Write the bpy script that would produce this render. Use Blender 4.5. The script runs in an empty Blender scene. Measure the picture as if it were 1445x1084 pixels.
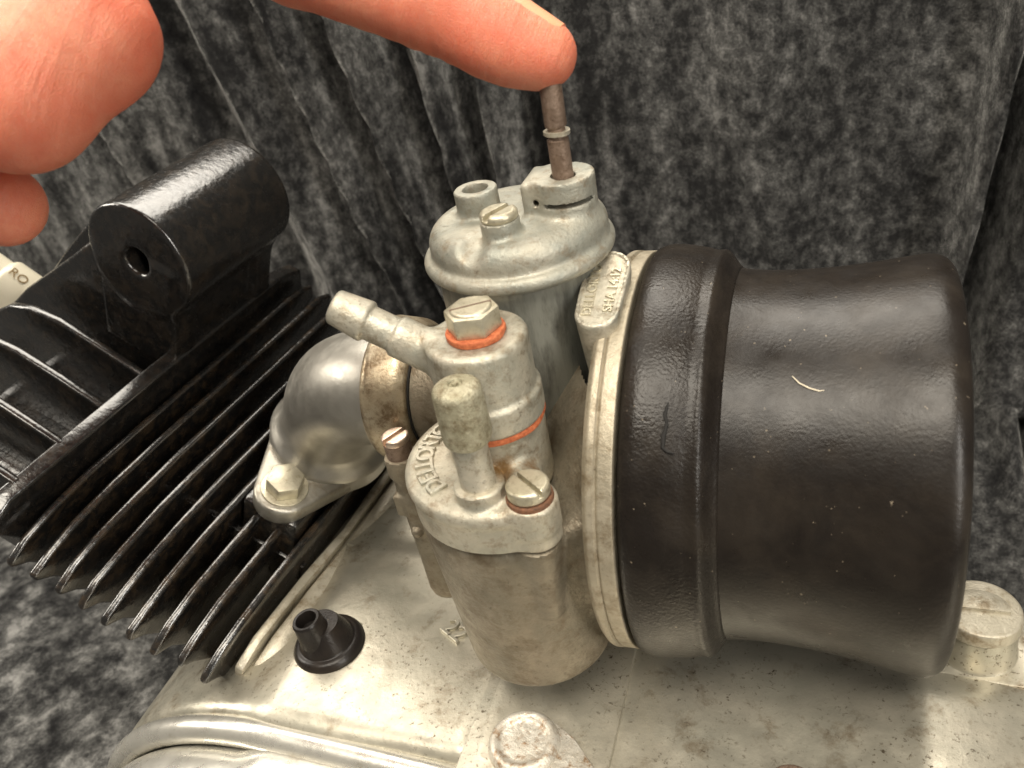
import bpy, bmesh, math, random
import numpy as np
from mathutils import Vector, Matrix, noise as mnoise
from math import sin, cos, pi, radians, sqrt, atan2

random.seed(4)
S = 0.00115                      # one modelling unit in metres
scene = bpy.context.scene
col = scene.collection

# ------------------------------------------------------------------ camera
FPX, CXP, CYP = 1200.0, 722.5, 542.0
_p, _r, _a = radians(33), radians(11.7), radians(24)
_u = np.array([cos(_r), -sin(_r), 0]); _n = np.array([sin(_r)*cos(_p), cos(_r)*cos(_p), sin(_p)])
_v = np.array([-sin(_r)*sin(_p), -cos(_r)*sin(_p), cos(_p)])
CM = np.stack([cos(_a)*_u-sin(_a)*_v, sin(_a)*_u+cos(_a)*_v, -_n])      # camera axes in world rows
CAMP = -(CM @ (np.array([(895-CXP)/FPX, (632-CYP)/FPX, 1.0])*142))
def pt(px, py, d):
    """point seen at photo pixel px,py at depth d (units)"""
    return CAMP + CM @ np.array([(px-CXP)/FPX, (py-CYP)/FPX, 1.0])*d
cam_d = bpy.data.cameras.new('camera'); cam = bpy.data.objects.new('camera', cam_d); col.objects.link(cam)
right, down, fwd = CM[:, 0], CM[:, 1], CM[:, 2]
mw = Matrix.Identity(4)
for i in range(3):
    mw[i][0] = right[i]; mw[i][1] = -down[i]; mw[i][2] = -fwd[i]; mw[i][3] = CAMP[i]*S
cam.matrix_world = mw
cam_d.sensor_fit = 'HORIZONTAL'; cam_d.sensor_width = 36.0; cam_d.lens = FPX/1445*36
cam_d.clip_start = 0.005; cam_d.clip_end = 20
cam_d.dof.use_dof = True; cam_d.dof.focus_distance = 140*S; cam_d.dof.aperture_fstop = 34
scene.camera = cam

# ------------------------------------------------------------------ light
world = bpy.data.worlds.new('World'); scene.world = world; world.use_nodes = True
bg = world.node_tree.nodes['Background']; bg.inputs[0].default_value = (1.0, 0.93, 0.82, 1); bg.inputs[1].default_value = 0.13
def area(name, loc, target, sx, sy, power, color):
    l = bpy.data.lights.new(name, 'AREA'); l.shape = 'RECTANGLE'; l.size = sx*S; l.size_y = sy*S
    l.energy = power; l.color = color
    o = bpy.data.objects.new(name, l); col.objects.link(o)
    o.location = Vector(loc)*S
    o.rotation_euler = (Vector(target)-Vector(loc)).to_track_quat('-Z', 'Y').to_euler()
    return o
area('ceiling_lamp', (20, -230, 590), (-10, 0, 0), 460, 300, 7.3, (1.0, 0.92, 0.79))
area('back_lamp', (-210, 330, 620), (-40, 0, 0), 760, 380, 10.5, (1.0, 0.93, 0.82))
area('side_lamp', (470, -350, 260), (40, 0, 0), 64, 420, 3.4, (1.0, 0.95, 0.87))
area('raking_fill', (-470, -40, 300), (-20, 110, 20), 160, 260, 2.4, (1.0, 0.93, 0.82))  # added fill, raking the cloth from the left to bring out its folds
vs = scene.view_settings
vs.view_transform = 'Standard'; vs.look = 'None'; vs.exposure = 0.15; vs.gamma = 1.0; vs.use_curve_mapping = False
scene.render.engine = 'CYCLES'

# ------------------------------------------------------------------ materials
def nodes_of(m):
    m.use_nodes = True; nt = m.node_tree; return nt, nt.nodes, nt.links, nt.nodes['Principled BSDF']
def ramp(N, stops):
    r = N.new('ShaderNodeValToRGB'); e = r.color_ramp.elements
    while len(e) < len(stops): e.new(0.5)
    for el, (p, c) in zip(e, stops):
        el.position = p; el.color = c if len(c) == 4 else (*c, 1)
    return r
def coords(N, L):
    tc = N.new('ShaderNodeTexCoord'); sc = N.new('ShaderNodeVectorMath'); sc.operation = 'SCALE'
    sc.inputs['Scale'].default_value = 1.0/S; L.new(tc.outputs['Object'], sc.inputs[0]); return sc.outputs[0]
def noise(N, L, vec, scale, detail=4, rough=0.6, dist=0.0):
    n = N.new('ShaderNodeTexNoise'); n.inputs['Scale'].default_value = scale; n.inputs['Detail'].default_value = detail
    n.inputs['Roughness'].default_value = rough; n.inputs['Distortion'].default_value = dist; L.new(vec, n.inputs['Vector'])
    return n.outputs['Fac']
def mix(N, L, fac, a, b, mode='MIX'):
    m = N.new('ShaderNodeMix'); m.data_type = 'RGBA'; m.blend_type = mode
    for s, v in ((m.inputs['Factor'], fac), (m.inputs['A'], a), (m.inputs['B'], b)):
        if hasattr(v, 'default_value') or hasattr(v, 'is_linked'): L.new(v, s)
        elif isinstance(v, (int, float)): s.default_value = v
        else: s.default_value = (*v, 1)
    return m.outputs['Result']
def maprange(N, L, v, a, b, c, d):
    m = N.new('ShaderNodeMapRange'); L.new(v, m.inputs[0])
    for i, x in zip((1, 2, 3, 4), (a, b, c, d)): m.inputs[i].default_value = x
    return m.outputs[0]
def bump(N, L, P, parts, strength=0.3, dist=0.15):
    """parts: list of (height socket, weight)"""
    acc = None
    for h, w in parts:
        mm = N.new('ShaderNodeMath'); mm.operation = 'MULTIPLY'; L.new(h, mm.inputs[0]); mm.inputs[1].default_value = w
        if acc is None: acc = mm.outputs[0]
        else:
            ad = N.new('ShaderNodeMath'); ad.operation = 'ADD'; L.new(acc, ad.inputs[0]); L.new(mm.outputs[0], ad.inputs[1]); acc = ad.outputs[0]
    b = N.new('ShaderNodeBump'); b.inputs['Strength'].default_value = strength; b.inputs['Distance'].default_value = dist*S
    L.new(acc, b.inputs['Height']); L.new(b.outputs[0], P.inputs['Normal'])
def metal(name, c1, c2, dirt, metallic=0.6, r0=0.35, r1=0.6, big=0.12, speck=2.2, dirt_lo=0.56, dirt_hi=0.72, bstr=0.35, speck_amt=0.5, stretch=None, stains=()):
    """cast or turned metal with mottled tone, brown dirt and fine dark pits"""
    m = bpy.data.materials.new(name); nt, N, L, P = nodes_of(m); v = coords(N, L)
    v0 = v
    if stretch:
        mp = N.new('ShaderNodeMapping'); mp.inputs['Scale'].default_value = stretch; L.new(v, mp.inputs['Vector']); v = mp.outputs[0]
    n1 = noise(N, L, v, big, 5, 0.6, 0.3); base = ramp(N, [(0.35, c1), (0.65, c2)]); L.new(n1, base.inputs[0])
    n2 = noise(N, L, v, big*2.3, 8, 0.72, 0.2); f2 = maprange(N, L, n2, dirt_lo, dirt_hi, 0, 0.85)
    c = mix(N, L, f2, base.outputs[0], dirt)
    n3 = noise(N, L, v, speck, 3, 0.7, 0.0); f3 = maprange(N, L, n3, 0.58, 0.70, 0, speck_amt)
    clm = N.new('ShaderNodeMath'); clm.operation = 'MULTIPLY'; L.new(f3, clm.inputs[0]); L.new(maprange(N, L, noise(N, L, v, big*1.4, 4, 0.6), 0.38, 0.62, 0.08, 1.0), clm.inputs[1]); f3 = clm.outputs[0]
    c = mix(N, L, f3, c, tuple(x*0.45 for x in dirt))
    for pos, rad, colr in stains:            # grime patches: position relative to the thing's base
        sb = N.new('ShaderNodeVectorMath'); sb.operation = 'DISTANCE'; L.new(v0, sb.inputs[0]); sb.inputs[1].default_value = pos
        wob = N.new('ShaderNodeMath'); wob.operation = 'MULTIPLY_ADD'; L.new(noise(N, L, v0, 0.9, 6, 0.75), wob.inputs[0]); wob.inputs[1].default_value = rad*1.9; L.new(sb.outputs['Value'], wob.inputs[2])
        c = mix(N, L, maprange(N, L, wob.outputs[0], rad*1.2, rad*2.0, 0.95, 0.0), c, colr)
    L.new(c, P.inputs['Base Color']); P.inputs['Metallic'].default_value = metallic
    n4 = noise(N, L, v, big*4, 4); L.new(maprange(N, L, n4, 0.3, 0.7, r0, r1), P.inputs['Roughness'])
    bump(N, L, P, [(n3, 0.5), (noise(N, L, v, 0.9, 5, 0.65), 1.0)], bstr, 0.25)
    return m
M = {}
M['cast'] = metal('cast_zinc', (0.36, 0.355, 0.295), (0.52, 0.475, 0.38), (0.17, 0.125, 0.07), 0.5, 0.34, 0.58, 0.16, 1.6, 0.50, 0.70, 0.6, 0.6)
M['flange'] = metal('cast_zinc_flange', (0.33, 0.29, 0.215), (0.42, 0.37, 0.28), (0.16, 0.115, 0.06), 0.5, 0.38, 0.58, 0.13, 1.6, 0.50, 0.70, 0.5, 0.6)
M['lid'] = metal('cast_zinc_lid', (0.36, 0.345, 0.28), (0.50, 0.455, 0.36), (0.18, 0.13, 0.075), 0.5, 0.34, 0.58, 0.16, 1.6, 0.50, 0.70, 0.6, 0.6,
                 stains=[((2.6, -6.9, 41.0), 2.7, (0.24, 0.135, 0.045)), ((5.6, -5.0, 39.4), 2.2, (0.22, 0.12, 0.045)), ((3.6, -10.6, 37.5), 2.2, (0.10, 0.055, 0.025)), ((7.4, -9.8, 39.0), 3.0, (0.17, 0.10, 0.045))])
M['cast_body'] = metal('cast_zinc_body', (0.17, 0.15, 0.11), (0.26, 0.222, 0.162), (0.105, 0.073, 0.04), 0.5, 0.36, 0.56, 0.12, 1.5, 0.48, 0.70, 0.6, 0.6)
M['cap'] = metal('cast_zinc_cap', (0.27, 0.275, 0.235), (0.38, 0.36, 0.295), (0.19, 0.135, 0.075), 0.4, 0.40, 0.60, 0.18, 1.7, 0.52, 0.72, 0.6, 0.5)
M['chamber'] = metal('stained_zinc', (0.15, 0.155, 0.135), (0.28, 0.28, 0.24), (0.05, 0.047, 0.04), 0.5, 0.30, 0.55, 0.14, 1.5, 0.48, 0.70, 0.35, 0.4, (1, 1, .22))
M['case'] = metal('cast_aluminium', (0.40, 0.38, 0.31), (0.52, 0.48, 0.39), (0.17, 0.12, 0.065), 0.65, 0.28, 0.46, 0.06, 1.25, 0.54, 0.72, 0.22, 1.0)
M['cover'] = metal('polished_aluminium', (0.60, 0.58, 0.52), (0.70, 0.68, 0.62), (0.38, 0.32, 0.22), 0.75, 0.22, 0.36, 0.06, 1.2, 0.58, 0.8, 0.12, 0.3)
M['gasket'] = metal('deck_aluminium', (0.42, 0.385, 0.30), (0.52, 0.48, 0.39), (0.19, 0.135, 0.07), 0.5, 0.33, 0.5, 0.15, 1.8, 0.50, 0.70)
M['flange_steel'] = metal('flange_steel', (0.30, 0.28, 0.235), (0.40, 0.38, 0.33), (0.18, 0.14, 0.09), 0.8, 0.34, 0.5, 0.12, 1.6, 0.52, 0.75, 0.3, 0.4)
M['manifold'] = metal('brushed_steel', (0.38, 0.36, 0.315), (0.48, 0.46, 0.41), (0.36, 0.33, 0.28), 0.8, 0.32, 0.46, 0.10, 1.6, 0.60, 0.85, 0.12, 0.15)
M['bronze'] = metal('oiled_clamp', (0.40, 0.32, 0.21), (0.52, 0.45, 0.33), (0.13, 0.075, 0.03), 0.7, 0.28, 0.42, 0.16, 2.4, 0.46, 0.66, 0.25, 0.7)
M['zincbolt'] = metal('yellow_zinc', (0.46, 0.42, 0.31), (0.57, 0.53, 0.41), (0.22, 0.165, 0.09), 0.65, 0.30, 0.48, 0.3, 2.5, 0.54, 0.72, 0.3)
M['knob'] = metal('weathered_knob', (0.30, 0.28, 0.19), (0.45, 0.42, 0.31), (0.15, 0.115, 0.06), 0.4, 0.42, 0.6, 0.35, 2.6, 0.45, 0.64, 0.9, 0.8)
M['rust'] = metal('rusty_steel', (0.17, 0.115, 0.08), (0.26, 0.19, 0.145), (0.08, 0.045, 0.025), 0.45, 0.42, 0.62, 0.45, 2.8, 0.5, 0.7, 0.5, 0.8)
M['screwtop'] = metal('bright_screw', (0.62, 0.48, 0.38), (0.72, 0.60, 0.50), (0.25, 0.14, 0.09), 0.85, 0.25, 0.4, 0.5, 3, 0.6, 0.8, 0.2)
M['sealant'] = metal('worn_bolt', (0.46, 0.42, 0.35), (0.62, 0.59, 0.52), (0.24, 0.13, 0.05), 0.4, 0.25, 0.45, 0.28, 1.2, 0.50, 0.64, 0.8, 0.5)
M['barrel'] = metal('barrel_iron', (0.012, 0.011, 0.010), (0.02, 0.017, 0.014), (0.03, 0.02, 0.012), 0.2, 0.3, 0.5, 0.2, 2.0)
M['plugsteel'] = metal('plated_steel', (0.70, 0.68, 0.62), (0.80, 0.78, 0.72), (0.45, 0.36, 0.24), 0.6, 0.25, 0.4, 0.2, 2.0, 0.62, 0.8, 0.1)
def simple(name, c, rough, metallic=0.0, **kw):
    m = bpy.data.materials.new(name); nt, N, L, P = nodes_of(m)
    P.inputs['Base Color'].default_value = (*c, 1); P.inputs['Roughness'].default_value = rough; P.inputs['Metallic'].default_value = metallic
    for k, v in kw.items(): P.inputs[k].default_value = v
    return m
def painted_black(name, wear):
    m = bpy.data.materials.new(name); nt, N, L, P = nodes_of(m); v = coords(N, L)
    n1 = noise(N, L, v, 0.35, 6, 0.7, 0.4); c = ramp(N, [(0.45, (0.009, 0.0085, 0.008)), (0.75, wear)]); L.new(n1, c.inputs[0])
    L.new(c.outputs[0], P.inputs['Base Color'])
    n2 = noise(N, L, v, 0.8, 5, 0.7); L.new(maprange(N, L, n2, 0.3, 0.75, 0.12, 0.34), P.inputs['Roughness'])
    P.inputs['Specular IOR Level'].default_value = 1.0
    bump(N, L, P, [(noise(N, L, v, 0.7, 4, 0.55), 1.0)], 0.30, 0.3)
    return m
M['black'] = painted_black('black_enamel', (0.035, 0.026, 0.018))
M['fin'] = painted_black('fin_enamel', (0.055, 0.036, 0.020))
def rubber(name, c, worn, r0, r1, grain):
    m = bpy.data.materials.new(name); nt, N, L, P = nodes_of(m); v = coords(N, L)
    n1 = noise(N, L, v, 0.09, 6, 0.65, 0.3); cr = ramp(N, [(0.45, c), (0.8, worn)]); L.new(n1, cr.inputs[0])
    n3 = noise(N, L, v, 1.4, 2, 0.5); f = maprange(N, L, n3, 0.735, 0.765, 0, 0.65)
    L.new(mix(N, L, f, cr.outputs[0], (0.22, 0.18, 0.13)), P.inputs['Base Color'])
    n2 = noise(N, L, v, 0.22, 4, 0.6); L.new(maprange(N, L, n2, 0.3, 0.7, r0, r1), P.inputs['Roughness']); P.inputs['Specular IOR Level'].default_value = 0.28
    bump(N, L, P, [(noise(N, L, v, 2.2, 2, 0.5), 1.1), (noise(N, L, v, 0.6, 4, 0.6), 0.5)], grain, 0.3)
    return m
M['filter'] = rubber('black_bakelite', (0.0105, 0.0083, 0.0068), (0.026, 0.0205, 0.0155), 0.25, 0.42, 0.11)
M['filter_rim'] = rubber('black_rubber_rim', (0.0105, 0.0083, 0.0068), (0.026, 0.0205, 0.0155), 0.23, 0.42, 0.26)
M['rubber'] = rubber('black_grommet', (0.012, 0.010, 0.009), (0.03, 0.022, 0.016), 0.24, 0.36, 0.12)
def fibre(name, c1, c2):
    m = bpy.data.materials.new(name); nt, N, L, P = nodes_of(m); v = coords(N, L)
    n = noise(N, L, v, 1.5, 5, 0.7); r = ramp(N, [(0.35, c1), (0.65, c2)]); L.new(n, r.inputs[0]); L.new(r.outputs[0], P.inputs['Base Color'])
    P.inputs['Roughness'].default_value = 0.75; bump(N, L, P, [(n, 1)], 0.6, 0.3); return m
M['washer'] = fibre('orange_fibre', (0.34, 0.075, 0.025), (0.60, 0.18, 0.07))
M['washer_dark'] = fibre('stained_orange_fibre', (0.07, 0.035, 0.018), (0.20, 0.085, 0.04))
M['void'] = simple('dark_hole', (0.006, 0.005, 0.004), 0.8)
M['ceramic'] = simple('cream_ceramic', (0.90, 0.84, 0.66), 0.28)
M['ink'] = simple('printed_ink', (0.30, 0.20, 0.08), 0.6)
M['thread'] = simple('pale_lint', (0.62, 0.55, 0.42), 0.8)
M['nail'] = simple('nail', (0.66, 0.30, 0.17), 0.42)
M['nail'].node_tree.nodes['Principled BSDF'].inputs['Subsurface Weight'].default_value = 0.25
M['nail'].node_tree.nodes['Principled BSDF'].inputs['Subsurface Radius'].default_value = (0.003, 0.0012, 0.0006)
def skin():
    m = bpy.data.materials.new('skin'); nt, N, L, P = nodes_of(m); v = coords(N, L)
    n1 = noise(N, L, v, 0.07, 4, 0.6, 0.3); r = ramp(N, [(0.35, (0.58, 0.150, 0.085)), (0.65, (0.66, 0.255, 0.155))]); L.new(n1, r.inputs[0])
    n2 = noise(N, L, v, 0.9, 4, 0.7); L.new(mix(N, L, maprange(N, L, n2, 0.45, 0.7, 0, 0.4), r.outputs[0], (0.56, 0.125, 0.07)), P.inputs['Base Color'])
    P.inputs['Roughness'].default_value = 0.5; P.inputs['Specular IOR Level'].default_value = 0.4
    P.inputs['Subsurface Weight'].default_value = 0.5; P.inputs['Subsurface Radius'].default_value = (0.0035, 0.0013, 0.0007)
    ax = N.new('ShaderNodeVectorMath'); ax.operation = 'DOT_PRODUCT'; L.new(v, ax.inputs[0]); ax.inputs[1].default_value = (0.86, 0.1, -0.5)
    sv = N.new('ShaderNodeVectorMath'); sv.operation = 'SCALE'; sv.inputs[0].default_value = (0.86, 0.1, -0.5); L.new(ax.outputs['Value'], sv.inputs['Scale'])
    s2 = N.new('ShaderNodeVectorMath'); s2.operation = 'MULTIPLY_ADD'; L.new(v, s2.inputs[0]); s2.inputs[1].default_value = (.14, .14, .14); L.new(sv.outputs[0], s2.inputs[2])
    fold = noise(N, L, s2.outputs[0], 0.55, 4, 0.6, 0.6)          # fine creases across the finger
    w = N.new('ShaderNodeTexVoronoi'); w.inputs['Scale'].default_value = 2.6; w.feature = 'DISTANCE_TO_EDGE'; L.new(v, w.inputs['Vector'])
    we = maprange(N, L, w.outputs['Distance'], 0.0, 0.12, 0, 1)
    bump(N, L, P, [(we, 0.28), (fold, 2.6), (noise(N, L, v, 0.22, 3, 0.5), 0.5)], 0.42, 0.4)
    return m
M['skin'] = skin()
def velvet():
    m = bpy.data.materials.new('crushed_velvet'); nt, N, L, P = nodes_of(m); v = coords(N, L)
    mp = N.new('ShaderNodeMapping'); mp.inputs['Scale'].default_value = (1, 1, 0.8); L.new(v, mp.inputs['Vector']); v2 = mp.outputs[0]
    n1 = noise(N, L, v2, 0.27, 8, 0.70, 0.0); n2 = noise(N, L, v2, 0.035, 4, 0.6, 0.2); n3 = noise(N, L, v, 1.3, 3, 0.8)
    mp2 = N.new('ShaderNodeMapping'); mp2.inputs['Scale'].default_value = (1, 1, 0.10); mp2.inputs['Rotation'].default_value = (0, .12, 0); L.new(v, mp2.inputs['Vector'])
    n4 = noise(N, L, mp2.outputs[0], 0.085, 3, 0.55, 0.2)          # crush lines, with light and shade of hanging folds painted in
    def mad(a, k, b):
        ad = N.new('ShaderNodeMath'); ad.operation = 'MULTIPLY_ADD'; L.new(a, ad.inputs[0]); ad.inputs[1].default_value = k
        if b is None: ad.inputs[2].default_value = 0
        else: L.new(b, ad.inputs[2])
        return ad.outputs[0]
    sx = N.new('ShaderNodeSeparateXYZ'); L.new(v, sx.inputs[0])
    mk = maprange(N, L, sx.outputs['X'], -60, 10, 1.0, 0.22)
    n5 = N.new('ShaderNodeMath'); n5.operation = 'SUBTRACT'; L.new(n4, n5.inputs[0]); n5.inputs[1].default_value = 0.5
    n6 = N.new('ShaderNodeMath'); n6.operation = 'MULTIPLY_ADD'; L.new(n5.outputs[0], n6.inputs[0]); L.new(mk, n6.inputs[1]); n6.inputs[2].default_value = 0.24
    acc = mad(n6.outputs[0], 1.0, mad(n3, 0.42, mad(n2, 0.4, n1)))
    pile = maprange(N, L, acc, 0.82, 1.46, 0, 1)
    r = ramp(N, [(0.0, (0.003, 0.003, 0.0035)), (0.38, (0.017, 0.017, 0.017)), (0.62, (0.058, 0.0575, 0.0555)), (1.0, (0.20, 0.197, 0.189))]); L.new(pile, r.inputs[0])
    L.new(r.outputs[0], P.inputs['Base Color']); P.inputs['Roughness'].default_value = 0.85; P.inputs['Specular IOR Level'].default_value = 0.15
    L.new(maprange(N, L, pile, 0.15, 1, 0.02, 1.0), P.inputs['Sheen Weight']); P.inputs['Sheen Roughness'].default_value = 0.35
    P.inputs['Sheen Tint'].default_value = (0.85, 0.84, 0.80, 1)
    bump(N, L, P, [(n3, 0.8), (n1, 1.0)], 0.6, 0.9)
    return m
M['velvet'] = velvet()

# ------------------------------------------------------------------ object helpers
BASE = {}
def thing(name, label, cat, base, group=None):
    o = bpy.data.objects.new(name, None); col.objects.link(o); o.empty_display_size = 0.005
    o.location = Vector(base)*S; o['label'] = label; o['category'] = cat
    if group: o['group'] = group
    BASE[o.name] = np.array(base, float)
    return o
def root_base(o):
    while o.parent: o = o.parent
    return BASE.get(o.name, np.zeros(3))
def link_mesh(name, me, mat, parent=None, smooth=30):
    if isinstance(mat, str): mat = M[mat]
    me.materials.append(mat)
    o = bpy.data.objects.new(name, me); col.objects.link(o)
    if parent: o.parent = parent
    if smooth is not None:
        me.polygons.foreach_set('use_smooth', [True]*len(me.polygons))
        if smooth < 180: me.set_sharp_from_angle(angle=radians(smooth))
    me.update(); return o
def mesh_from(name, V, F, mat, parent=None, smooth=30):
    """V in world units; stored relative to the base of the thing"""
    V = np.asarray(V, float)
    V = (V - (root_base(parent) if parent else 0))*S
    me = bpy.data.meshes.new(name); me.from_pydata([tuple(v) for v in V], [], [tuple(f) for f in F]); me.validate()
    return link_mesh(name, me, mat, parent, smooth)
def frame_of(ax):
    ax = np.asarray(ax, float); ax = ax/np.linalg.norm(ax)
    t = np.array([1., 0, 0]) if abs(ax[0]) < 0.8 else np.array([0, 1., 0])
    e1 = np.cross(ax, t); e1 /= np.linalg.norm(e1); e2 = np.cross(ax, e1); return ax, e1, e2
def lathe(name, prof, c, ax, mat, parent=None, n=64, smooth=28, wob=0.0):
    """prof: list of (t along axis, radius); ends with r=0 close themselves"""
    ax, e1, e2 = frame_of(ax); c = np.asarray(c, float); V = []; F = []
    for k, (t, r) in enumerate(prof):
        for i in range(n):
            a = 2*pi*i/n; rr = r*(1+wob*mnoise.noise((cos(a)*2+k*.1, sin(a)*2, t*.2)))
            V.append(c+ax*t+e1*rr*cos(a)+e2*rr*sin(a))
    for k in range(len(prof)-1):
        for i in range(n):
            j = (i+1) % n; F.append((k*n+i, (k+1)*n+i, (k+1)*n+j, k*n+j))
    for k, flip in ((0, False), (len(prof)-1, True)):
        if prof[k][1] > 1e-6:
            f = [k*n+i for i in range(n)]; F.append(f[::-1] if flip else f)
    V = np.array(V); me_v = V
    o = mesh_from(name, me_v, F, mat, parent, smooth); weld(o); return o
def weld(o, d=1e-7):
    bm = bmesh.new(); bm.from_mesh(o.data); bmesh.ops.remove_doubles(bm, verts=bm.verts, dist=d)
    bmesh.ops.dissolve_degenerate(bm, dist=1e-8, edges=bm.edges)
    bmesh.ops.recalc_face_normals(bm, faces=bm.faces); bm.to_mesh(o.data); bm.free()
def rnd(prof, idx, r, k=4):
    """round the corner idx of a profile"""
    p0, p1, p2 = [np.array(prof[i], float) for i in (idx-1, idx, idx+1)]
    a = p1+(p0-p1)/max(np.linalg.norm(p0-p1), 1e-9)*r; b = p1+(p2-p1)/max(np.linalg.norm(p2-p1), 1e-9)*r
    return [tuple((1-t)**2*a+2*t*(1-t)*p1+t*t*b) for t in np.linspace(0, 1, k+1)]
def rprof(prof, radii):
    out = []
    for i, p in enumerate(prof):
        r = radii.get(i, 0)
        if r and 0 < i < len(prof)-1: out += rnd(prof, i, r)
        else: out.append(tuple(p))
    return out
def prism(name, poly, o3, ex, ey, ez, h0, h1, mat, parent=None, bev=0.0, smooth=30, seg=2):
    """extrude polygon (in ex,ey) from h0 to h1 along ez, bevelled"""
    o3, ex, ey, ez = [np.asarray(q, float) for q in (o3, ex, ey, ez)]
    base = root_base(parent) if parent else np.zeros(3)
    bm = bmesh.new()
    lo = [bm.verts.new(tuple((o3+ex*a+ey*b+ez*h0-base)*S)) for a, b in poly]
    hi = [bm.verts.new(tuple((o3+ex*a+ey*b+ez*h1-base)*S)) for a, b in poly]
    n = len(poly); bm.faces.new(lo[::-1]); bm.faces.new(hi)
    for i in range(n): bm.faces.new((lo[i], lo[(i+1) % n], hi[(i+1) % n], hi[i]))
    bmesh.ops.recalc_face_normals(bm, faces=bm.faces)
    if bev:
        ed = [e for e in bm.edges if len(e.link_faces) == 2 and e.calc_face_angle(0) > radians(35)]
        bmesh.ops.bevel(bm, geom=ed, offset=bev*S, segments=seg, affect='EDGES', profile=0.5, clamp_overlap=True)
    me = bpy.data.meshes.new(name); bm.to_mesh(me); bm.free()
    return link_mesh(name, me, mat, parent, smooth)
def tube(name, pts, rad, mat, parent=None, n=12, cap=True):
    pts = [np.asarray(p, float) for p in pts]; m = len(pts)
    if not hasattr(rad, '__len__'): rad = [rad]*m
    V = []; F = []; prev = None
    for k, p in enumerate(pts):
        d = pts[min(k+1, m-1)]-pts[max(k-1, 0)]; d = d/np.linalg.norm(d)
        if prev is None: _, e1, e2 = frame_of(d)
        else: e1 = prev-d*(prev@d); e1 /= np.linalg.norm(e1); e2 = np.cross(d, e1)
        prev = e1
        for i in range(n):
            a = 2*pi*i/n; V.append(p+rad[k]*(e1*cos(a)+e2*sin(a)))
    for k in range(m-1):
        for i in range(n):
            j = (i+1) % n; F.append((k*n+i, k*n+j, (k+1)*n+j, (k+1)*n+i))
    if cap: F.append([i for i in range(n)][::-1]); F.append([(m-1)*n+i for i in range(n)])
    return mesh_from(name, V, F, mat, parent, 40)
def text_mesh(name, txt, size, depth, o3, ex, ey, mat, parent, bevel=0.0):
    """raised lettering: ex reading direction, ey up direction, centred on o3"""
    cu = bpy.data.curves.new(name, 'FONT'); cu.body = txt; cu.size = size; cu.extrude = depth; cu.align_x = 'CENTER'; cu.align_y = 'CENTER'
    cu.bevel_depth = bevel; cu.bevel_resolution = 1; cu.resolution_u = 4
    t = bpy.data.objects.new(name, cu); col.objects.link(t)
    dg = bpy.context.evaluated_depsgraph_get(); me = bpy.data.meshes.new_from_object(t.evaluated_get(dg))
    bpy.data.objects.remove(t); bpy.data.curves.remove(cu)
    ex, ey, o3 = [np.asarray(q, float) for q in (ex, ey, o3)]; ez = np.cross(ex, ey)
    base = root_base(parent)
    for v in me.vertices:
        q = o3+ex*v.co.x+ey*v.co.y+ez*v.co.z-base; v.co = Vector(q)*S
    me.name = name
    return link_mesh(name, me, mat, parent, 25)

# ------------------------------------------------------------------ implicit castings (surface nets)
def _d(p, c): return p[0]-c[0], p[1]-c[1], p[2]-c[2]
def s_cyl(p, c, ax, r0, a, b, rd=0.5, r1=None):
    ax = np.asarray(ax, float); ax = ax/np.linalg.norm(ax); x, y, z = _d(p, c)
    t = x*ax[0]+y*ax[1]+z*ax[2]; rr = np.sqrt(np.maximum(x*x+y*y+z*z-t*t, 0))
    r = r0 if r1 is None else r0+(r1-r0)*np.clip((t-a)/(b-a), 0, 1)
    q0 = rr-r+rd; q1 = np.abs(t-(a+b)/2)-(b-a)/2+rd
    return np.minimum(np.maximum(q0, q1), 0)+np.sqrt(np.maximum(q0, 0)**2+np.maximum(q1, 0)**2)-rd
def s_cap(p, A, B, ra, rb):
    A = np.asarray(A, float); B = np.asarray(B, float); e = B-A; x, y, z = _d(p, A)
    t = np.clip((x*e[0]+y*e[1]+z*e[2])/(e@e), 0, 1)
    return np.sqrt((x-t*e[0])**2+(y-t*e[1])**2+(z-t*e[2])**2)-(ra+(rb-ra)*t)
def s_box(p, c, h, rd, fr=None):
    x, y, z = _d(p, c)
    if fr is not None:
        x, y, z = [x*f[0]+y*f[1]+z*f[2] for f in fr]
    q = [np.abs(x)-h[0]+rd, np.abs(y)-h[1]+rd, np.abs(z)-h[2]+rd]
    return np.minimum(np.maximum(np.maximum(q[0], q[1]), q[2]), 0)+np.sqrt(sum(np.maximum(k, 0)**2 for k in q))-rd
def s_ell(p, c, r, fr=None):
    x, y, z = _d(p, c)
    if fr is not None: x, y, z = [x*f[0]+y*f[1]+z*f[2] for f in fr]
    k = np.sqrt((x/r[0])**2+(y/r[1])**2+(z/r[2])**2); return (k-1)*min(r)
def s_tor(p, c, ax, R, r):
    ax = np.asarray(ax, float); ax = ax/np.linalg.norm(ax); x, y, z = _d(p, c); t = x*ax[0]+y*ax[1]+z*ax[2]
    rr = np.sqrt(np.maximum(x*x+y*y+z*z-t*t, 0)); return np.sqrt((rr-R)**2+t*t)-r
def smin(a, b, k):
    if k <= 0: return np.minimum(a, b)
    h = np.maximum(k-np.abs(a-b), 0)/k; return np.minimum(a, b)-h*h*k*0.25
def smax(a, b, k): return -smin(-a, -b, k)
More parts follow.
